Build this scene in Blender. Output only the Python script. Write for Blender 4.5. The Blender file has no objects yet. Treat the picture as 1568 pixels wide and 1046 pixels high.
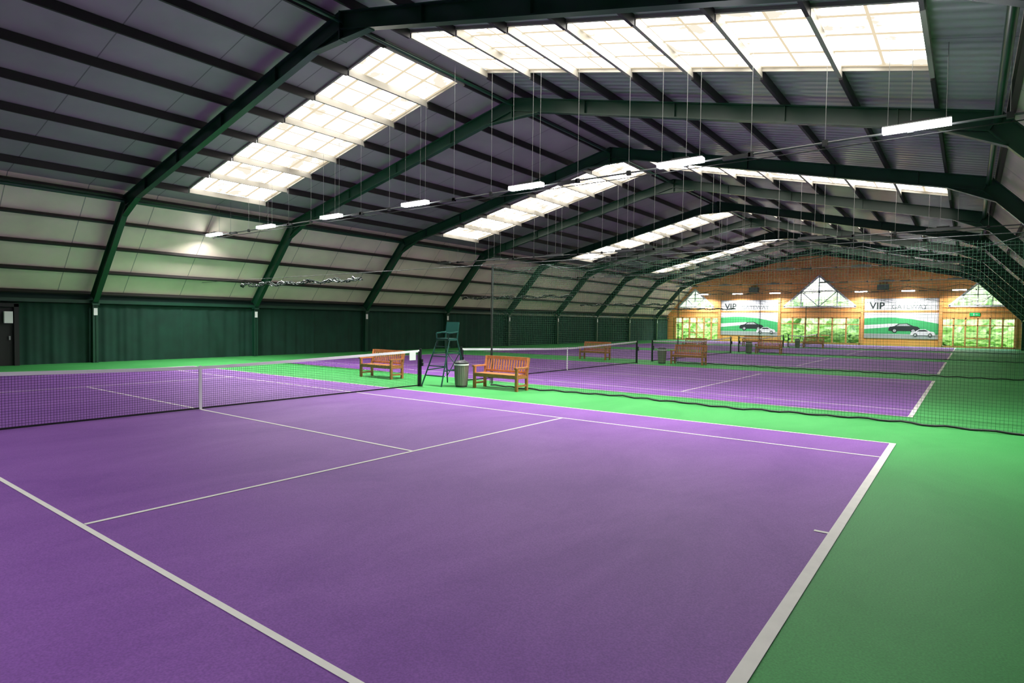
import bpy, bmesh, math, random
from mathutils import Vector, Matrix
random.seed(4)
S=bpy.context.scene
COL=bpy.context.collection
try: S.view_settings.view_transform='Standard'
except: pass
PI=math.pi
P=14.6           # court pitch
NC=5
Y0,Q=3.6,7.2     # first frame, frame spacing
YB,YF=-7.3,65.4  # near / far wall
SL=.231

# ---------------------------------------------------------------- materials
def srgb(r,g,b):
    f=lambda c:((c/255+.055)/1.055)**2.4 if c/255>.04045 else c/255/12.92
    return (f(r),f(g),f(b),1)
def mat(name,col,rough=.6,metal=0,noise=0,nscale=3,bump=0,bscale=30,emit=None,estr=0,spec=.5):
    m=bpy.data.materials.new(name);m.use_nodes=True;nt=m.node_tree;N=nt.nodes;L=nt.links
    b=N['Principled BSDF'];b.inputs['Base Color'].default_value=col;b.inputs['Roughness'].default_value=rough
    b.inputs['Metallic'].default_value=metal;b.inputs['Specular IOR Level'].default_value=spec
    if noise>0:
        tc=N.new('ShaderNodeTexCoord');n=N.new('ShaderNodeTexNoise');n.inputs['Scale'].default_value=nscale;n.inputs['Detail'].default_value=6
        L.new(tc.outputs['Object'],n.inputs['Vector'])
        r=N.new('ShaderNodeMapRange');r.inputs[1].default_value=.3;r.inputs[2].default_value=.7;r.inputs[3].default_value=1-noise;r.inputs[4].default_value=1+noise
        L.new(n.outputs['Fac'],r.inputs[0])
        mx=N.new('ShaderNodeMix');mx.data_type='RGBA';mx.blend_type='MULTIPLY';mx.inputs[0].default_value=1;mx.inputs[6].default_value=col
        L.new(r.outputs[0],mx.inputs[7]);L.new(mx.outputs[2],b.inputs['Base Color'])
    if bump>0:
        tc=N.new('ShaderNodeTexCoord');n2=N.new('ShaderNodeTexNoise');n2.inputs['Scale'].default_value=bscale
        L.new(tc.outputs['Object'],n2.inputs['Vector']);bp=N.new('ShaderNodeBump');bp.inputs['Strength'].default_value=bump;bp.inputs['Distance'].default_value=.02
        L.new(n2.outputs['Fac'],bp.inputs['Height']);L.new(bp.outputs[0],b.inputs['Normal'])
    if emit: b.inputs['Emission Color'].default_value=emit;b.inputs['Emission Strength'].default_value=estr
    return m
def math_node(N,L,op,a,b=None):
    n=N.new('ShaderNodeMath');n.operation=op
    for i,v in enumerate((a,b)):
        if v is None: continue
        if isinstance(v,(int,float)): n.inputs[i].default_value=v
        else: L.new(v,n.inputs[i])
    return n.outputs[0]
def net_mat(name,col,cell,thread,ax):
    m=bpy.data.materials.new(name);m.use_nodes=True;nt=m.node_tree;N=nt.nodes;L=nt.links
    b=N['Principled BSDF'];b.inputs['Base Color'].default_value=col;b.inputs['Roughness'].default_value=.8
    out=N['Material Output'];tc=N.new('ShaderNodeTexCoord');sp=N.new('ShaderNodeSeparateXYZ');L.new(tc.outputs['Object'],sp.inputs[0])
    outs=[]
    for a in ax:
        d=math_node(N,L,'DIVIDE',sp.outputs[a],cell);f=math_node(N,L,'FRACT',d);outs.append(math_node(N,L,'LESS_THAN',f,thread/cell))
    mx=math_node(N,L,'MAXIMUM',outs[0],outs[1])
    tr=N.new('ShaderNodeBsdfTransparent');ms=N.new('ShaderNodeMixShader')
    L.new(mx,ms.inputs[0]);L.new(tr.outputs[0],ms.inputs[1]);L.new(b.outputs[0],ms.inputs[2]);L.new(ms.outputs[0],out.inputs[0])
    return m
def court_mat(name,col,var):
    m=bpy.data.materials.new(name);m.use_nodes=True;nt=m.node_tree;N=nt.nodes;L=nt.links
    b=N['Principled BSDF'];b.inputs['Roughness'].default_value=.6;b.inputs['Specular IOR Level'].default_value=.22
    tc=N.new('ShaderNodeTexCoord')
    n1=N.new('ShaderNodeTexNoise');n1.inputs['Scale'].default_value=.7;n1.inputs['Detail'].default_value=9;n1.inputs['Roughness'].default_value=.7;n1.inputs['Distortion'].default_value=.6
    mp=N.new('ShaderNodeMapping');mp.inputs['Scale'].default_value=(1,.5,1);L.new(tc.outputs['Object'],mp.inputs[0]);L.new(mp.outputs[0],n1.inputs['Vector'])
    n2=N.new('ShaderNodeTexNoise');n2.inputs['Scale'].default_value=70;n2.inputs['Detail'].default_value=4;L.new(tc.outputs['Object'],n2.inputs['Vector'])
    r=N.new('ShaderNodeMapRange');r.inputs[1].default_value=.33;r.inputs[2].default_value=.7;r.inputs[3].default_value=0;r.inputs[4].default_value=1;L.new(n1.outputs['Fac'],r.inputs[0])
    mx=N.new('ShaderNodeMix');mx.data_type='RGBA';mx.inputs[6].default_value=col;mx.inputs[7].default_value=var;L.new(r.outputs[0],mx.inputs[0])
    g=N.new('ShaderNodeMapRange');g.inputs[1].default_value=.3;g.inputs[2].default_value=.7;g.inputs[3].default_value=.82;g.inputs[4].default_value=1.18;L.new(n2.outputs['Fac'],g.inputs[0])
    m2=N.new('ShaderNodeMix');m2.data_type='RGBA';m2.blend_type='MULTIPLY';m2.inputs[0].default_value=1;L.new(mx.outputs[2],m2.inputs[6]);L.new(g.outputs[0],m2.inputs[7])
    L.new(m2.outputs[2],b.inputs['Base Color'])
    bp=N.new('ShaderNodeBump');bp.inputs['Strength'].default_value=.2;bp.inputs['Distance'].default_value=.004;L.new(n2.outputs['Fac'],bp.inputs['Height']);L.new(bp.outputs[0],b.inputs['Normal'])
    return m
def panel_mat(name,col,rough,ribs=0,jy=2.4,jstr=.55,metal=0.):
    m=bpy.data.materials.new(name);m.use_nodes=True;nt=m.node_tree;N=nt.nodes;L=nt.links
    b=N['Principled BSDF'];b.inputs['Roughness'].default_value=rough;b.inputs['Metallic'].default_value=metal
    tc=N.new('ShaderNodeTexCoord');sp=N.new('ShaderNodeSeparateXYZ');L.new(tc.outputs['Object'],sp.inputs[0])
    f=math_node(N,L,'FRACT',math_node(N,L,'DIVIDE',sp.outputs['Y'],jy));j=math_node(N,L,'LESS_THAN',f,.02/jy*1.5)
    n=N.new('ShaderNodeTexNoise');n.inputs['Scale'].default_value=.6;n.inputs['Detail'].default_value=5;L.new(tc.outputs['Object'],n.inputs['Vector'])
    r=N.new('ShaderNodeMapRange');r.inputs[1].default_value=.3;r.inputs[2].default_value=.7;r.inputs[3].default_value=.88;r.inputs[4].default_value=1.1;L.new(n.outputs['Fac'],r.inputs[0])
    k=math_node(N,L,'MULTIPLY',r.outputs[0],math_node(N,L,'SUBTRACT',1,math_node(N,L,'MULTIPLY',j,jstr)))
    mx=N.new('ShaderNodeMix');mx.data_type='RGBA';mx.blend_type='MULTIPLY';mx.inputs[0].default_value=1;mx.inputs[6].default_value=col;L.new(k,mx.inputs[7]);L.new(mx.outputs[2],b.inputs['Base Color'])
    if ribs:
        s=math_node(N,L,'SINE',math_node(N,L,'MULTIPLY',sp.outputs['Y'],2*PI/ribs))
        bp=N.new('ShaderNodeBump');bp.inputs['Strength'].default_value=.5;bp.inputs['Distance'].default_value=.02;L.new(s,bp.inputs['Height']);L.new(bp.outputs[0],b.inputs['Normal'])
    return m
def plank_mat(name,c1,c2,w=.14):
    m=bpy.data.materials.new(name);m.use_nodes=True;nt=m.node_tree;N=nt.nodes;L=nt.links
    b=N['Principled BSDF'];b.inputs['Roughness'].default_value=.5
    tc=N.new('ShaderNodeTexCoord');sp=N.new('ShaderNodeSeparateXYZ');L.new(tc.outputs['Object'],sp.inputs[0])
    d=math_node(N,L,'DIVIDE',sp.outputs['Z'],w);f=math_node(N,L,'FRACT',d);fl=math_node(N,L,'FLOOR',d)
    wn=N.new('ShaderNodeTexWhiteNoise');wn.noise_dimensions='2D';cb=N.new('ShaderNodeCombineXYZ')
    L.new(fl,cb.inputs[0]);L.new(math_node(N,L,'FLOOR',math_node(N,L,'DIVIDE',sp.outputs['X'],2.7)),cb.inputs[1]);L.new(cb.outputs[0],wn.inputs['Vector'])
    mx=N.new('ShaderNodeMix');mx.data_type='RGBA';mx.inputs[6].default_value=c1;mx.inputs[7].default_value=c2;L.new(wn.outputs['Value'],mx.inputs[0])
    g=math_node(N,L,'SUBTRACT',1,math_node(N,L,'MULTIPLY',math_node(N,L,'LESS_THAN',f,.08),.4))
    m2=N.new('ShaderNodeMix');m2.data_type='RGBA';m2.blend_type='MULTIPLY';m2.inputs[0].default_value=1;L.new(mx.outputs[2],m2.inputs[6]);L.new(g,m2.inputs[7]);L.new(m2.outputs[2],b.inputs['Base Color'])
    return m
def skylight_mat(name):
    m=bpy.data.materials.new(name);m.use_nodes=True;nt=m.node_tree;N=nt.nodes;L=nt.links
    N.remove(N['Principled BSDF']);out=N['Material Output'];em=N.new('ShaderNodeEmission');L.new(em.outputs[0],out.inputs[0])
    tc=N.new('ShaderNodeTexCoord');sp=N.new('ShaderNodeSeparateXYZ');L.new(tc.outputs['Object'],sp.inputs[0])
    f=math_node(N,L,'FRACT',math_node(N,L,'DIVIDE',sp.outputs['Y'],.86));j=math_node(N,L,'LESS_THAN',f,.12)
    f2=math_node(N,L,'FRACT',math_node(N,L,'DIVIDE',math_node(N,L,'ADD',math_node(N,L,'ABSOLUTE',sp.outputs['X']),.33),1.66/2));j2=math_node(N,L,'LESS_THAN',f2,.07)
    jj=math_node(N,L,'MAXIMUM',j,j2)
    n=N.new('ShaderNodeTexNoise');n.inputs['Scale'].default_value=1.3;n.inputs['Detail'].default_value=6;L.new(tc.outputs['Object'],n.inputs['Vector'])
    r=N.new('ShaderNodeMapRange');r.inputs[1].default_value=.5;r.inputs[2].default_value=.62;L.new(n.outputs['Fac'],r.inputs[0])
    ca=N.new('ShaderNodeMix');ca.data_type='RGBA';ca.inputs[6].default_value=(1,.97,.9,1);ca.inputs[7].default_value=(1,.92,.76,1);L.new(r.outputs[0],ca.inputs[0])
    cb=N.new('ShaderNodeMix');cb.data_type='RGBA';cb.inputs[7].default_value=(.95,.80,.56,1);L.new(jj,cb.inputs[0]);L.new(ca.outputs[2],cb.inputs[6])
    L.new(cb.outputs[2],em.inputs[0])
    # plain sheet = bright daylight, random cream patches and sheet laps emit less
    a=math_node(N,L,'SUBTRACT',SKY_E,math_node(N,L,'MULTIPLY',r.outputs[0],SKY_E-1.0))
    inv=math_node(N,L,'SUBTRACT',1,jj)
    L.new(math_node(N,L,'ADD',math_node(N,L,'MULTIPLY',a,inv),math_node(N,L,'MULTIPLY',jj,.9)),em.inputs[1])
    return m
SKY_E=7.6
M={}
M['green_floor']=court_mat('green_acrylic',srgb(56,142,70),srgb(70,156,82))
M['purple']=court_mat('purple_acrylic',srgb(117,71,146),srgb(136,88,163))
M['line']=mat('white_line_paint',srgb(226,222,214),.6,noise=.04,nscale=8)
M['steel']=mat('green_painted_steel',srgb(24,66,48),.32,noise=.12,nscale=2)
M['purlin']=mat('dark_purlin_steel',srgb(40,36,36),.5,noise=.1)
M['purlin_pale']=mat('skylit_pale_purlin',srgb(165,160,150),.45,metal=.2)  # paler where skylights light the purlins; that daylight is put into the colour
M['roofL']=panel_mat('roof_liner_grey',srgb(158,152,152),.45,ribs=0)
M['roofR']=panel_mat('roof_liner_grey_ribbed',srgb(160,160,162),.28,ribs=.33)
M['cream']=panel_mat('cream_lining_panel',srgb(252,232,212),.6)
M['curtain']=mat('green_curtain_fabric',srgb(7,54,40),.85,noise=.2,nscale=1.5)
M['curtain2']=mat('green_wall_paint',srgb(14,58,46),.7)
M['wood']=plank_mat('orange_timber_cladding',srgb(250,184,104),srgb(236,158,80))
M['oak']=mat('oak_frame',srgb(220,160,92),.5,noise=.15,nscale=6)
M['bench']=mat('bench_hardwood',srgb(184,118,68),.45,noise=.2,nscale=9)
M['white']=mat('white_plastic',srgb(235,235,232),.5)
M['black']=mat('black_rubber',srgb(14,15,16),.6)
M['dkgrey']=mat('dark_grey_plastic',srgb(52,54,54),.5)
M['bin']=mat('bin_grey_metal',srgb(140,136,124),.35,metal=.3,noise=.08)
M['chairgreen']=mat('dark_green_tube',srgb(18,68,58),.35)
M['post']=mat('net_post_black',srgb(18,26,24),.4)
M['tape']=mat('net_headband',srgb(232,232,230),.7)
M['tnet']=net_mat('tennis_net_mesh',srgb(26,28,34),.045,.005,('Y','Z'))
M['dnet']=net_mat('divider_net_mesh',srgb(34,80,54),.06,.0038,('X','Z'))
M['wire']=mat('galvanised_wire',srgb(150,150,150),.4,metal=.5)
M['rail']=mat('grey_conduit',srgb(92,94,94),.5)
M['bwire']=mat('black_cable',srgb(16,16,17),.5)
M['sky']=skylight_mat('translucent_roof_sheet')
M['led']=mat('led_diffuser',(1,1,1,1),.5,emit=(.93,.96,1,1),estr=18)
M['ledoff']=mat('lamp_diffuser_unlit',srgb(105,108,108),.4)
M['grass']=mat('lawn_grass',srgb(150,190,100),.9,noise=.3,nscale=2)
M['leaf']=mat('hedge_leaves',srgb(120,165,80),.8,noise=.7,nscale=9,bump=1,bscale=12)
M['leaf2']=mat('tree_leaves',srgb(165,195,135),.8,noise=.6,nscale=9,bump=1,bscale=12)
M['sheet']=mat('banner_white_vinyl',srgb(232,234,232),.5)
M['bgreen']=mat('banner_green',srgb(70,180,105),.5)
M['bgrey']=mat('banner_grey',srgb(168,176,172),.5)
M['btext']=mat('banner_text_grey',srgb(110,114,116),.5)
M['bdark']=mat('banner_dark',srgb(40,44,46),.4)
M['exit']=mat('exit_sign_green',srgb(20,170,90),.5,emit=srgb(20,190,100),estr=.4)
M['net_bundle']=mat('bundled_netting',srgb(36,44,38),.9,noise=.5,nscale=30)

# ---------------------------------------------------------------- mesh builder
class MB:
    def __init__(s): s.v=[];s.f=[];s.m=[];s.mats=[];s.sm=[]
    def mi(s,k):
        if k not in s.mats: s.mats.append(k)
        return s.mats.index(k)
    def add(s,vs,fs,k,smooth=False):
        o=len(s.v);s.v+= [tuple(v) for v in vs];i=s.mi(k)
        for f in fs: s.f.append(tuple(o+a for a in f));s.m.append(i);s.sm.append(smooth)
    def box(s,a,b,k):
        (x0,y0,z0),(x1,y1,z1)=a,b
        if x0>x1:x0,x1=x1,x0
        if y0>y1:y0,y1=y1,y0
        if z0>z1:z0,z1=z1,z0
        s.add([(x0,y0,z0),(x1,y0,z0),(x1,y1,z0),(x0,y1,z0),(x0,y0,z1),(x1,y0,z1),(x1,y1,z1),(x0,y1,z1)],
              [(0,3,2,1),(4,5,6,7),(0,1,5,4),(1,2,6,5),(2,3,7,6),(3,0,4,7)],k)
    def beam(s,p,q,w,h,k,up=(0,0,1)):
        p=Vector(p);q=Vector(q);d=(q-p).normalized();u=Vector(up)
        r=d.cross(u)
        if r.length<1e-4: r=d.cross(Vector((1,0,0)))
        r.normalize();u=r.cross(d).normalized()
        vs=[];
        for c in (p,q):
            for a,b in ((-1,-1),(1,-1),(1,1),(-1,1)): vs.append(c+r*a*w/2+u*b*h/2)
        s.add(vs,[(0,1,2,3),(7,6,5,4),(0,4,5,1),(1,5,6,2),(2,6,7,3),(3,7,4,0)],k)
    def cyl(s,p,q,r,k,n=10,r2=None,caps=True):
        p=Vector(p);q=Vector(q);d=(q-p).normalized();a=Vector((0,0,1)) if abs(d.z)<.9 else Vector((1,0,0))
        u=d.cross(a).normalized();v=d.cross(u);r2=r if r2 is None else r2
        vs=[p+(u*math.cos(2*PI*i/n)+v*math.sin(2*PI*i/n))*r for i in range(n)]+[q+(u*math.cos(2*PI*i/n)+v*math.sin(2*PI*i/n))*r2 for i in range(n)]
        s.add(vs,[(i,(i+1)%n,n+(i+1)%n,n+i) for i in range(n)],k,True)
        if caps: s.add(vs,[tuple(range(n))[::-1],tuple(range(n,2*n))],k)
    def path(s,pts,r,k,n=8):
        for a,b in zip(pts[:-1],pts[1:]): s.cyl(a,b,r,k,n)
    def quad(s,vs,k): s.add(vs,[tuple(range(len(vs)))],k)
    def obj(s,name,parent=None,loc=None):
        me=bpy.data.meshes.new(name);me.from_pydata(s.v,[],s.f)
        for k in s.mats: me.materials.append(M[k])
        me.polygons.foreach_set('material_index',s.m);me.polygons.foreach_set('use_smooth',s.sm);me.update()
        o=bpy.data.objects.new(name,me);COL.objects.link(o)
        if parent: o.parent=parent
        if loc: o.location=loc
        return o
def empty(name,loc=(0,0,0)):
    e=bpy.data.objects.new(name,None);e.location=loc;COL.objects.link(e);return e

# ---------------------------------------------------------------- shell
b=MB();b.box((-17.3,YB-.3,-.2),(17.3,YF+.3,0),'green_floor');b.obj('floor')
def roofz(x): return 9.95-SL*abs(x)
KX,KZ=13.42,6.85;WX,WZ=17.0,2.92
skyr=[(5.45+P*k,8.72+P*k) for k in range(4)]
SX0,SX1=.5,12.15
cuts=[YB]+[v for r in skyr for v in r]+[YF]
for sgn,nm,mk in ((-1,'ceiling_west','roofL'),(1,'ceiling_east','roofR')):
    b=MB()
    def rq(xa,xb,ya,yb):
        b.quad([(sgn*xa,ya,roofz(xa)),(sgn*xb,ya,roofz(xb)),(sgn*xb,yb,roofz(xb)),(sgn*xa,yb,roofz(xa))],mk)
    for i in range(len(cuts)-1):
        ya,yb=cuts[i],cuts[i+1]
        if i%2==0: rq(0,KX,ya,yb)
        else: rq(0,SX0,ya,yb);rq(SX1,KX,ya,yb)
    o=b.obj(nm)
    b=MB()
    b.quad([(sgn*KX,YB,KZ),(sgn*WX,YB,WZ),(sgn*WX,YF,WZ),(sgn*KX,YF,KZ)],'cream')
    b.box((sgn*WX,YB,0),(sgn*(WX+.15),YF,WZ),'curtain2')
    b.obj('wall_west' if sgn<0 else 'wall_east')
nw=0
for (ya,yb) in skyr:
    for sgn in (-1,1):
        b=MB();nw+=1
        b.quad([(sgn*SX0,ya,roofz(SX0)+.02),(sgn*SX1,ya,roofz(SX1)+.02),(sgn*SX1,yb,roofz(SX1)+.02),(sgn*SX0,yb,roofz(SX0)+.02)],'sky')
        for yy in (ya,yb): b.beam((sgn*SX0,yy,roofz(SX0)-.02),(sgn*SX1,yy,roofz(SX1)-.02),.06,.1,'purlin_pale')
        for k in range(8):
            x=SX0+(SX1-SX0)*k/7; b.box((sgn*(x-.04),ya,roofz(x)-.215),(sgn*(x+.04),yb,roofz(x)-.01),'purlin_pale')
        b.obj('window_%d'%nw)
steelwork=empty('roof_steelwork')
for sgn in (-1,1):
    b=MB()
    for k in range(-0,9):
        x=SX0+(SX1-SX0)*k/7
        if x>13.3: break
        segs=[(cuts[i]+(.05 if i else .15),cuts[i+1]-(.05 if i+2<len(cuts) else .15)) for i in range(len(cuts)-1) if i%2==0]
        for ya,yb in segs: b.box((sgn*(x-.035),ya,roofz(x)-.24),(sgn*(x+.035),yb,roofz(x)-.005),'purlin')
    for t in (.04,.28,.52,.76,.98):
        x=KX+(WX-KX)*t;z=KZ+(WZ-KZ)*t
        b.beam((sgn*(x-.08),YB+.1,z-.08),(sgn*(x-.08),YF-.15,z-.08),.07,.17,'purlin',up=(sgn*.74,0,.67))
    b.obj('purlins',steelwork)
def frame(y):
    b=MB()
    for s in (-1,1):
        inn=[(16.5,2.5),(13.1,6.23),(0,9.26)];out=[(16.81,2.78),(13.31,6.61),(0,9.69)]
        for i in range(2):
            a0,a1,o0,o1=inn[i],inn[i+1],out[i],out[i+1]
            w=.012
            vs=[(s*p[0],y+e,p[1]) for e in (-w,w) for p in (a0,a1,o1,o0)]
            b.add(vs,[(0,1,2,3),(7,6,5,4)],'steel')
            b.beam((s*a0[0],y,a0[1]),(s*a1[0],y,a1[1]),.2,.03,'steel',up=(0,0,1) if i else (s*.74,0,.67))
            b.beam((s*o0[0],y,o0[1]),(s*o1[0],y,o1[1]),.2,.03,'steel',up=(0,0,1) if i else (s*.74,0,.67))
        b.beam((s*13.1,y,6.23),(s*13.31,y,6.61),.2,.03,'steel',up=(1,0,0))
        b.add([(s*13.1,y-.012,6.23),(s*12.2,y-.012,6.43),(s*13.45,y-.012,5.85),(s*13.1,y+.012,6.23),(s*12.2,y+.012,6.43),(s*13.45,y+.012,5.85)],[(0,1,2),(5,4,3)],'steel')
        b.beam((s*12.2,y,6.43),(s*13.45,y,5.85),.2,.03,'steel')
        b.add([(0,y-.012,9.26),(s*1.1,y-.012,9.0),(0,y-.012,9.0),(0,y+.012,9.26),(s*1.1,y+.012,9.0),(0,y+.012,9.0)],[(0,1,2),(5,4,3)],'steel')
        b.beam((0,y,9.0),(s*1.1,y,8.99),.2,.03,'steel')
        for xx in (2.9,5.9,8.9,11.4):
            b.beam((s*xx,y,9.26-SL*xx),(s*xx,y,9.69-SL*xx),.2,.02,'steel',up=(1,0,0))
        b.box((s*16.42,y-.13,2.42),(s*16.68,y+.13,2.5),'steel')
        b.box((s*16.5,y-.1,.0),(s*16.53,y+.1,2.42),'steel');b.box((s*16.70,y-.1,0),(s*16.72,y+.1,2.42),'steel');b.box((s*16.5,y-.01,0),(s*16.70,y+.01,2.42),'steel')
        b.box((s*16.47,y-.07,2.0),(s*16.5,y+.07,2.3),'white')
    b.box((-.02,y-.12,8.98),(.02,y+.12,9.7),'steel')
    return b.obj('portal_frame',steelwork)
fy=[Y0+Q*k for k in range(-1,9)]
for y in fy: frame(y)
b=MB()
for s in (-1,1):
    b.cyl((s*13.25,YB+.1,6.42),(s*13.25,YF-.2,6.42),.075,'steel',12)
    b.box((s*16.68,YB+.1,2.5),(s*16.95,YF-.2,2.64),'steel')
b.cyl((0,YB+.1,9.45),(0,YF-.2,9.45),.05,'steel',10)
b.obj('eaves_tubes',steelwork)

# curtains: gathered fabric with irregular vertical folds and overlaps every few metres
def curtain(name,p0,p1,z0,z1,amp=.055):
    p0=Vector(p0);p1=Vector(p1);d=(p1-p0);Lh=d.length;d.normalize();nrm=Vector((-d.y,d.x,0))
    b=MB();n=int(Lh/.045);vs=[];fs=[]
    zs=[z0,z0+(z1-z0)*.5,z1]
    for i in range(n+1):
        t=i*Lh/n
        w=amp*(math.sin(t*8.3+1.7*math.sin(t*.9))*.6+math.sin(t*19+math.sin(t*2.1)*2)*.3)*(.3+.7*abs(math.sin(t*.43)))
        if t%3.6<.12: w-=.05
        for j,z in enumerate(zs): vs.append(p0+d*t+nrm*w*(1.2-.3*j)+Vector((0,0,z)))
    m=len(zs)
    for i in range(n):
        for j in range(m-1): fs.append((i*m+j,(i+1)*m+j,(i+1)*m+j+1,i*m+j+1))
    b.add(vs,fs,'curtain',True);return b.obj(name)
curtain('wall_curtain_west',(-16.86,YB+.1,0),(-16.86,YF-.2,0),.0,2.48)
curtain('wall_curtain_east',(16.86,YF-.2,0),(16.86,YB+.1,0),.0,2.48)
prof=[(-WX,0),(WX,0),(WX,WZ),(KX,KZ),(0,9.95),(-KX,KZ),(-WX,WZ)]
b=MB();b.quad([(x,YB,z) for x,z in prof],'curtain2');b.obj('wall_south')
b=MB()
b.box((-16.78,-.35,0),(-16.6,-.22,2.4),'black');b.box((-16.78,.9,0),(-16.6,1.05,2.4),'black');b.box((-16.78,-.35,2.28),(-16.6,1.05,2.42),'black')
b.box((-16.77,-.22,0.01),(-16.72,.9,2.28),'black');b.box((-16.72,.75,1.0),(-16.66,.8,1.15),'wire')
b.box((-16.6,.60,1.65),(-16.585,.86,2.1),'white');b.box((-16.72,.60,1.65),(-16.6,.63,2.1),'white')
b.obj('door_1')

# ---------------------------------------------------------------- far gable with openings
def fill_poly(name,loops,y,thick,k):
    cu=bpy.data.curves.new(name,'CURVE');cu.dimensions='2D';cu.fill_mode='BOTH';cu.extrude=thick/2
    for lp in loops:
        sp=cu.splines.new('POLY');sp.points.add(len(lp)-1)
        for p,(x,z) in zip(sp.points,lp): p.co=(x,z,0,1)
        sp.use_cyclic_u=True
    o=bpy.data.objects.new(name,cu);COL.objects.link(o)
    dg=bpy.context.evaluated_depsgraph_get();me=bpy.data.meshes.new_from_object(o.evaluated_get(dg))
    bpy.data.objects.remove(o)
    me.transform(Matrix.Translation((0,y,0))@Matrix.Rotation(PI/2,4,'X'))
    me.materials.clear();me.materials.append(M[k]);o=bpy.data.objects.new(name,me);COL.objects.link(o);return o
tri_c=[(-3.5,3.95),(3.5,3.95),(0,7.25)]
tri_l=[(-15.6,3.95),(-11.2,3.95),(-13.5,6.1)]
tri_r=[(11.3,3.95),(15.7,3.95),(13.5,6.1)]
op=[(-15.9,-10.6,2.75),(-3.85,3.95,2.8),(10.8,16.3,2.8)]
loops=[prof,tri_c,tri_l,tri_r]+[[(a,.05),(c,.05),(c,h),(a,h)] for a,c,h in op]
fill_poly('wall_north',loops,YF,.2,'wood')
def bar2(b,p,q,w,k='oak',y=YF-.05,d=.22): b.beam((p[0],y,p[1]),(q[0],y,q[1]),d,w,k,up=(0,0,1) if abs(p[0]-q[0])>.01 else (1,0,0))
for tri in (tri_c,tri_l,tri_r):
    nw+=1;b=MB()
    (ax,az),(cx,cz),(px,pz)=tri
    bar2(b,tri[0],tri[1],.18,'white');bar2(b,tri[1],tri[2],.18,'white');bar2(b,tri[2],tri[0],.18,'white')
    bar2(b,(px,az),(px,pz),.1,'white')
    w=(cx-ax)/2;h=pz-az
    for t in (.5,):
        bar2(b,(px-w*t,az),(px-w*t,az+h*(1-t)),.08,'white');bar2(b,(px+w*t,az),(px+w*t,az+h*(1-t)),.08,'white')
        bar2(b,(px-w*(1-t),az+h*t),(px+w*(1-t),az+h*t),.08,'white')
        bar2(b,(px-w*t,az+h*(1-t)),(px,az),.07,'white');bar2(b,(px+w*t,az+h*(1-t)),(px,az),.07,'white')
    b.obj('window_%d'%nw)
for a,c,h in op:
    nw+=1;b=MB()
    bar2(b,(a,.08),(c,.08),.16);bar2(b,(a,h),(c,h),.2);bar2(b,(a,0.02),(a,h),.2);bar2(b,(c,0.02),(c,h),.2)
    m=6
    for i in range(1,m): 
        x=a+(c-a)*i/m;bar2(b,(x,.1),(x,h),.13)
    bar2(b,(a,2.1),(c,2.1),.09)
    for i in range(m):
        x=a+(c-a)*(i+.5)/m
        if i in (2,3): bar2(b,(x-.38,.9),(x+.38,.9),.12)
    b.obj('window_%d'%nw)
b=MB()
b.box((-16.9,YF-.16,3.35),(16.9,YF-.1,3.55),'oak')
for x in (-10.5,-3.9,4.1,10.7): b.box((x-.12,YF-.3,0),(x+.12,YF-.1,5.0),'oak')
b.obj('trim_1')
for x in (-6.6,5.9):
    b=MB();b.box((x-.5,YF-.75,5.6),(x+.5,YF-.25,6.15),'dkgrey')
    for i in range(6): b.box((x-.46,YF-.77,5.65+i*.08),(x+.46,YF-.75,5.69+i*.08),'wire')
    b.box((x-.35,YF-.3,5.8),(x-.3,YF-.1,6.3),'wire');b.box((x+.3,YF-.3,5.8),(x+.35,YF-.1,6.3),'wire')
    b.obj('wall_heater')
b=MB();b.box((12.9,YF-.16,3.0),(13.7,YF-.1,3.3),'exit');b.box((13.2,YF-.17,3.06),(13.28,YF-.16,3.24),'white');b.box((13.35,YF-.17,3.13),(13.55,YF-.16,3.17),'white');b.obj('exit_sign')
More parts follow.
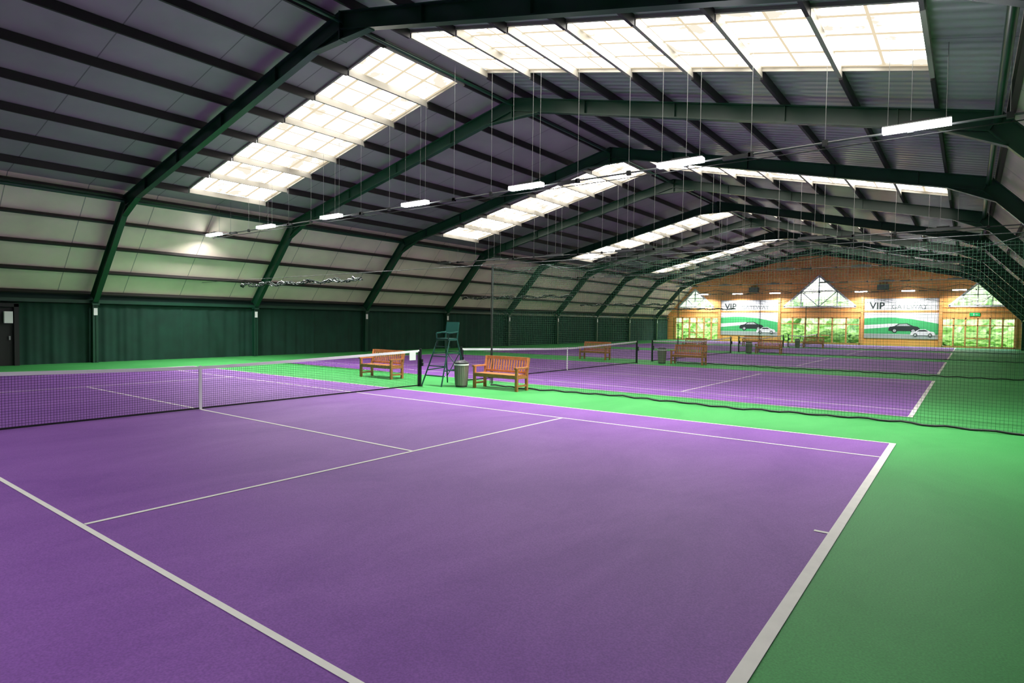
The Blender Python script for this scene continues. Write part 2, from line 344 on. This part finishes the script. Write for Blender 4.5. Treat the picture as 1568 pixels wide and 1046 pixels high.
# ---------------------------------------------------------------- banners
def car(b,x,y,z,L,k,kg,fl=1):
    pr=[(-.5,.09),(-.5,.2),(-.46,.27),(-.3,.31),(-.17,.42),(.1,.44),(.3,.32),(.44,.29),(.5,.22),(.5,.09)]
    b.quad([(x+fl*p*L,y,z+q*L*.85) for p,q in pr],k)
    b.quad([(x+fl*p*L,y-.004,z+q*L*.85) for p,q in [(-.24,.31),(-.14,.395),(.08,.41),(.22,.32)]],kg)
    for cx in (-.3,.3):
        for r,kk,dy in ((.085,'black',.008),(.055,'bgrey',.012)):
            b.quad([(x+(cx+r*math.cos(t*PI/8))*L,y-dy,z+(.09+r*math.sin(t*PI/8))*L) for t in range(16)],kk)
for (a,c) in ((-10.35,-4.05),(4.3,10.55)):
    e=empty('advertising_banner',((a+c)/2,YF-.135,.75));w=(c-a)/2;H=4.0
    b=MB();b.box((-w,0,0),(w,.03,H),'sheet')
    y=-.01
    b.quad([(-w,y,.45),(w,y,.45),(w,y,1.5),(w*.3,y,1.95),(-w*.3,y,2.1),(-w,y,2.0)],'bgreen')
    b.quad([(-w,y,.0),(w,y,.0),(w,y,.45),(-w,y,.45)],'bgrey')
    b.quad([(-w,y-.002,1.3),(-w*.1,y-.002,1.5),(w*.1,y-.002,1.25),(-w,y-.002,.9)],'sheet')
    car(b,w*.1,y-.01,.55,2.6,'bdark','bgrey');car(b,w*.6,y-.02,.2,2.0,'sheet','bdark')
    b.obj('vinyl_panel',e)
    for txt,sz,px,ex in (('VIP',.95,-w+.45,.018),('GATEWAY',.62,-w+2.35,0)):
        t=bpy.data.curves.new('lettering','FONT');t.body=txt;t.size=sz;t.offset=ex
        o=bpy.data.objects.new('lettering',t);COL.objects.link(o);dg=bpy.context.evaluated_depsgraph_get();me=bpy.data.meshes.new_from_object(o.evaluated_get(dg));bpy.data.objects.remove(o)
        me.materials.clear();me.materials.append(M['bdark'] if txt=='VIP' else M['btext'])
        o=bpy.data.objects.new('lettering',me);COL.objects.link(o);o.parent=e;o.rotation_euler=(PI/2,0,0);o.location=(px,-.02,2.95)

# ---------------------------------------------------------------- courts and nets
def court(yc):
    b=MB();z=.004
    hx,hy,sy=11.985,5.485,4.115
    b.quad([(-hx,-hy,z),(hx,-hy,z),(hx,hy,z),(-hx,hy,z)],'purple')
    z=.008
    def ln(x0,y0,x1,y1): b.quad([(x0,y0,z),(x1,y0,z),(x1,y1,z),(x0,y1,z)],'line')
    lw=.05;bw=.09;ex=hx-bw
    for s in (-1,1):
        ln(-ex,s*hy-(lw if s>0 else 0),ex,s*hy+(0 if s>0 else lw))
        o_=0.06 if s<0 else 0
        ln(-ex,s*sy-lw/2-o_,ex,s*sy+lw/2-o_)
        ln(s*hx-(bw if s>0 else 0),-hy,s*hx+(0 if s>0 else bw),hy)
        ln(s*6.4-lw/2,-sy-.03,s*6.4+lw/2,sy-lw/2)
        ln(min(s*ex,s*(ex-.12)),-lw/2,max(s*ex,s*(ex-.12)),lw/2)
    ln(-6.4+lw/2,-lw/2,6.4-lw/2,lw/2)
    o=b.obj('tennis_court',loc=(0,yc,0))
def tnet(yc,sign=False):
    e=empty('tennis_net',(0,yc,0));N=24;hw=6.35
    H=lambda y:.914+(1.07-.914)*(abs(y)/hw)**1.2
    b=MB();vs=[];fs=[]
    for i in range(N+1):
        y=-hw+2*hw*i/N;vs+=[(0.01*math.sin(i),y,.02),(0,y,H(y)-.03)]
    for i in range(N): fs.append((2*i,2*i+2,2*i+3,2*i+1))
    b.add(vs,fs,'tnet');b.obj('netting',e)
    b=MB()
    for i in range(N):
        y0=-hw+2*hw*i/N;y1=-hw+2*hw*(i+1)/N
        for dx in (-.008,.008): b.quad([(dx,y0,H(y0)-.065),(dx,y1,H(y1)-.065),(dx,y1,H(y1)),(dx,y0,H(y0))],'tape')
        b.quad([(-.008,y0,H(y0)),(.008,y0,H(y0)),(.008,y1,H(y1)),(-.008,y1,H(y1))],'tape')
        b.box((-.008,y0,.015),(.008,y1,.045),'black')
    b.box((-.012,-.028,.01),(.012,.028,.93),'tape')
    for s in (-1,1): b.box((-.008,s*(hw-.05),.02),(.008,s*hw,1.03),'black')
    if sign:
        b.box((.012,5.95,.78),(.02,6.2,1.02),'white')
    b.obj('headband_and_strap',e)
    b=MB()
    for s in (-1,1):
        b.cyl((0,s*6.4,0.0),(0,s*6.4,1.09),.042,'post',14);b.cyl((0,s*6.4,1.09),(0,s*6.4,1.11),.046,'post',14)
        b.cyl((0,s*6.4,0.0),(0,s*6.4,.02),.08,'post',14)
        b.box((.03,s*6.4-.03,.6),(.09,s*6.4+.03,.8),'post');b.cyl((.08,s*6.4,.7),(.15,s*6.4,.7),.012,'wire',6);b.cyl((.14,s*6.4,.7),(.14,s*6.4,.6),.01,'wire',6)
    b.obj('posts',e)
for k in range(NC): court(P*k);tnet(P*k,k==0)

# ---------------------------------------------------------------- divider nets
TOPZ=3.6
def divider(yc,x0,x1,name='divider_netting'):
    e=empty(name,(0,yc,0));b=MB();n=160;vs=[];fs=[];rows=6
    for i in range(n+1):
        x=x0+(x1-x0)*i/n
        for j in range(rows+1):
            t=j/rows;top=TOPZ-.10*abs(math.sin((x-x0)*PI/2.2));z=.03+(top-.03)*t
            y=(1-t)*.12*math.sin(x*1.1+yc)+.04*math.sin(x*3.3+yc)*(1-.5*t)+.03*math.sin(x*7)
            vs.append((x,y,z))
    m=rows+1
    for i in range(n):
        for j in range(rows): fs.append((i*m+j,(i+1)*m+j,(i+1)*m+j+1,i*m+j+1))
    b.add(vs,fs,'dnet',True);b.obj('netting',e)
    b=MB()
    def by(x): return .12*math.sin(x*1.1+yc)+.04*math.sin(x*3.3+yc)+.03*math.sin(x*7)
    pts=[(x0+(x1-x0)*i/80,by(x0+(x1-x0)*i/80),.03+.012*math.sin(i*1.7)) for i in range(81)]
    b.path(pts,.022,'black',6)
    b.cyl((-16.3,0,TOPZ+.03),(16.3,0,TOPZ+.03),.010,'bwire',6)
    for q in range(2):
        pts=[(x0+(x1-x0)*i/60,.05+.04*q,TOPZ-.02-(.16+.1*q)*abs(math.sin(i*PI/(7.5+3*q)+q))) for i in range(61)]
        b.path(pts,.009,'bwire',5)
    for i in range(12):
        x=x0+(x1-x0)*i/11;b.cyl((x,0,TOPZ+.03),(x,0,TOPZ-.06),.006,'bwire',5)
    for i in range(3):
        dx=.03*math.sin(i*2.4);dy=.03*math.cos(i*2.4)
        b.path([(x0+dx,dy,TOPZ),(x0+dx*1.5,dy*1.2,2.5),(x0+dx*.7,dy*.8,1.3),(x0+dx*1.8,dy*1.8,.06)],.012,'net_bundle',6)
    rnd=random.Random(int(yc))
    for q in range(5):
        pts=[]
        for i in range(70):
            x=-12.8+8.2*i/69
            pts.append((x,rnd.uniform(-.06,.06),TOPZ-.08-.14*abs(math.sin(x*2.1+q*.3))-rnd.uniform(0,.09)))
        b.path(pts,.02,'net_bundle' if q<4 else 'wire',5)
    b.obj('wire_hem_and_bundle',e)
for k in range(4): divider(7.95+P*k,1.45,16.3)

# ---------------------------------------------------------------- lamps
def lamp_row(y,xs,z,lit,power=90,name='hanging_lamp_row'):
    e=empty(name,(0,y,0))
    b=MB()
    b.cyl((-14.3,.22,z+.02),(14.3,.22,z+.02),.022,'rail',8)
    b.cyl((-14.3,.22,z-.10),(14.3,.22,z-.10),.010,'bwire',6)
    def top(x): return min(9.9-SL*abs(x),6.7-(abs(x)-13.4)*1.05)
    x=-14.2
    while x<14.3:
        b.cyl((x,.22,z+.02),(x,.22,top(x)),.005,'wire',4)
        b.box((x-.05,.18,z-.04),(x+.05,.26,z+.07),'dkgrey')
        x+=1.45
    for i,x in enumerate(xs):
        for dx in (-.45,.45): b.cyl((x+dx,0,z+.06),(x+dx,0,top(x+dx)),.005,'wire',4)
        if x<11: b.box((x+.9,.18,z-.03),(x+1.5,.26,z+.05),'dkgrey')
    b.obj('suspension_wires_and_rail',e)
    for x in xs:
        b=MB()
        b.box((x-.53,-.10,z+.055),(x+.53,.10,z+.075),'white' if lit else 'dkgrey')
        b.box((x-.2,-.06,z+.075),(x+.2,.06,z+.12),'dkgrey')
        k='led' if lit else 'ledoff'
        b.box((x-.53,-.10,z-.04),(x+.53,.10,z+.055),k)
        b.obj('lamp_housing',e)
        if lit:
            l=bpy.data.lights.new('lamp_beam','AREA');l.shape='RECTANGLE';l.size=1.05;l.size_y=.2;l.energy=power;l.color=(.98,.98,1);l.spread=math.radians(150)
            o=bpy.data.objects.new('lamp_beam',l);COL.objects.link(o);o.parent=e;o.location=(x,0,z-.06)
LX=[12.0,7.5,3.15,-1.15,-5.42,-9.65,-13.75]
lamp_row(7.25,LX,5.6,True,power=290)
lamp_row(-6.9,LX,5.6,True,power=75)  # unseen row behind the camera, added to light the foreground
for k in (1,2,3): lamp_row(7.25+P*k,LX,5.6,False)
lamp_row(63.9,[-12,-8.1,-4.1,4.1,8.1,12.1],5.4,True,power=360)

# ---------------------------------------------------------------- furniture
def bench(x,y,rot=0):
    e=empty('wooden_bench',(x,y,0));e.rotation_euler=(0,0,rot)
    W=1.6;b=MB();k='bench'
    for s in (-1,1):
        X=s*(W/2-.04)
        b.box((X-.035,-.27,0),(X+.035,-.20,.62),k)
        b.beam((X,.24,0),(X,.24,.45),.07,.07,k,up=(1,0,0));b.beam((X,.24,.44),(X,.33,.92),.07,.06,k,up=(1,0,0))
        b.box((X-.045,-.31,.62),(X+.045,.28,.66),k)
        b.box((X-.025,-.24,.34),(X+.025,.24,.42),k);b.box((X-.02,-.22,.12),(X+.02,.22,.17),k)
    b.box((-W/2+.05,-.255,.34),(W/2-.05,-.225,.42),k);b.box((-W/2+.05,.2,.34),(W/2-.05,.23,.42),k)
    b.box((-.03,-.24,.36),(.03,.22,.42),k)
    b.obj('frame',e);b=MB()
    for i in range(6): b.box((-W/2+.04,-.28+i*.085,.42),(W/2-.04,-.215+i*.085,.445),k)
    b.obj('seat',e);b=MB()
    b.beam((-W/2+.07,.325,.88),(W/2-.07,.325,.88),.035,.09,k);b.beam((-W/2+.07,.25,.5),(W/2-.07,.25,.5),.035,.06,k)
    n=15
    for i in range(n):
        xx=-W/2+.14+(W-.28)*i/(n-1);b.beam((xx,.255,.5),(xx,.322,.86),.045,.016,k,up=(0,1,0))
    b.obj('backrest',e)
def bin_(x,y):
    e=empty('litter_bin',(x,y,0));b=MB()
    b.cyl((0,0,0),(0,0,.05),.17,'dkgrey',24);b.cyl((0,0,.05),(0,0,.66),.175,'bin',24,r2=.21)
    for i in range(24):
        a=2*PI*i/24;b.cyl((.18*math.cos(a),.18*math.sin(a),.06),(.212*math.cos(a),.212*math.sin(a),.64),.006,'bin',5)
    b.cyl((0,0,.64),(0,0,.68),.222,'white',24);b.cyl((0,0,.68),(0,0,.72),.215,'dkgrey',24);b.cyl((0,0,.72),(0,0,.78),.2,'dkgrey',24,r2=.12)
    b.obj('drum_and_lid',e)
for k in range(4):
    yy=P*k
    bench(2.2,7.42+yy);bench(-2.9,7.42+yy)
    bin_(1.0,7.1+yy)
def umpire(x,y):
    e=empty('umpire_chair',(x,y,0));b=MB();k='chairgreen';r=.022
    for s in (-1,1):
        X0=s*.40;X1=s*.24
        b.cyl((X0,-.62,0),(X1,-.12,1.36),r,k);b.cyl((X0,.5,0),(X1,.22,1.36),r,k)
        b.cyl((X1,.22,1.36),(X1,.3,1.90),r,k)
        b.cyl((X1,-.2,1.36),(X1,.24,1.36),r,k)
        b.cyl((X1,-.16,1.36),(X1,-.18,1.56),r*.8,k);b.cyl((X1,-.18,1.56),(X1,.26,1.6),r,k)
        b.cyl((s*.35,-.46,.45),(s*.345,.40,.5),r*.8,k);b.cyl((s*.29,-.28,.96),(s*.29,.31,.96),r*.8,k)
    for t in (.21,.42,.63,.84):
        hw=.40-.16*t;yy=-.62+.5*t;z=t*1.36;b.box((-hw,yy-.02,z),(hw,yy+.08,z+.025),k)
    for z in (.4,1.0):
        t=z/1.36;hw=.40-.16*t;b.cyl((-hw,.5-.28*t,z),(hw,.5-.28*t,z),r*.8,k)
    b.cyl((-.38,.45,.2),(.30,.30,1.0),r*.6,k);b.cyl((.38,.45,.2),(-.30,.30,1.0),r*.6,k)
    b.obj('ladder_frame',e);b=MB()
    b.box((-.25,-.2,1.37),(.25,.24,1.41),k);b.obj('seat',e);b=MB()
    b.beam((0,.25,1.58),(0,.30,1.90),.5,.03,k,up=(0,1,0));b.obj('backrest',e)
    b=MB();b.box((.18,-.40,1.57),(.42,-.14,1.59),k);b.obj('writing_tray',e)
umpire(.24,7.25)

# ---------------------------------------------------------------- outside
b=MB();b.box((-60,YF+.3,-.25),(60,YF+70,-.05),'grass');b.obj('ground_lawn')
def blob(name,loc,sc,k,seed):
    bm=bmesh.new();bmesh.ops.create_icosphere(bm,subdivisions=4,radius=1);rn=random.Random(seed);ph=[rn.uniform(0,6) for _ in range(6)]
    for v in bm.verts:
        c=v.co;d=1+.10*math.sin(7*c.x+ph[0])*math.sin(6*c.y+ph[1])+.08*math.sin(13*c.z+ph[2])*math.sin(11*c.x+ph[3])+rn.uniform(-.07,.07);v.co=c*d
    me=bpy.data.meshes.new(name);bm.to_mesh(me);bm.free();me.materials.append(M[k])
    o=bpy.data.objects.new(name,me);COL.objects.link(o);o.location=loc;o.scale=sc;return o
for i in range(16):
    x=-38+i*4.6+random.uniform(-1,1);blob('garden_hedge',(x,YF+9+random.uniform(-1,1),.35),(2.8,1.3,.9+random.random()*.5),'leaf',i)
for i in range(13):
    x=-52+i*7+random.uniform(-2,2);yy=YF+28+random.uniform(-4,8);h=2.9+random.random()*1.5
    blob('garden_tree',(x,yy,h-.3),(4.6,3.6,h),'leaf2',40+i)
w=bpy.data.worlds.new('World');S.world=w;w.use_nodes=True;N=w.node_tree.nodes;L=w.node_tree.links
sk=N.new('ShaderNodeTexSky');sk.sky_type='NISHITA';sk.sun_elevation=math.radians(50);sk.sun_rotation=math.radians(200);sk.sun_disc=False;sk.air_density=1.2;sk.dust_density=2
L.new(sk.outputs[0],N['Background'].inputs[0]);N['Background'].inputs[1].default_value=.8
l=bpy.data.lights.new('sun','SUN');l.energy=6;l.angle=.05;o=bpy.data.objects.new('sun',l);COL.objects.link(o);o.rotation_euler=(math.radians(45),0,math.radians(-25))

# ---------------------------------------------------------------- camera
cam=bpy.data.cameras.new('camera');co=bpy.data.objects.new('camera',cam);COL.objects.link(co);S.camera=co
yaw,pitch,roll=.6459,-.0321,.0120
F=Vector((-math.sin(yaw)*math.cos(pitch),math.cos(yaw)*math.cos(pitch),math.sin(pitch)));R=Vector((math.cos(yaw),math.sin(yaw),0));U=R.cross(F)
c,s=math.cos(roll),math.sin(roll);R,U=c*R+s*U,-s*R+c*U
mt=Matrix((R,U,-F)).transposed().to_4x4();mt.translation=(12.878,-6.203,1.923);co.matrix_world=mt
cam.sensor_width=36;cam.lens=36*926.76/1568;cam.clip_start=.05;cam.clip_end=500
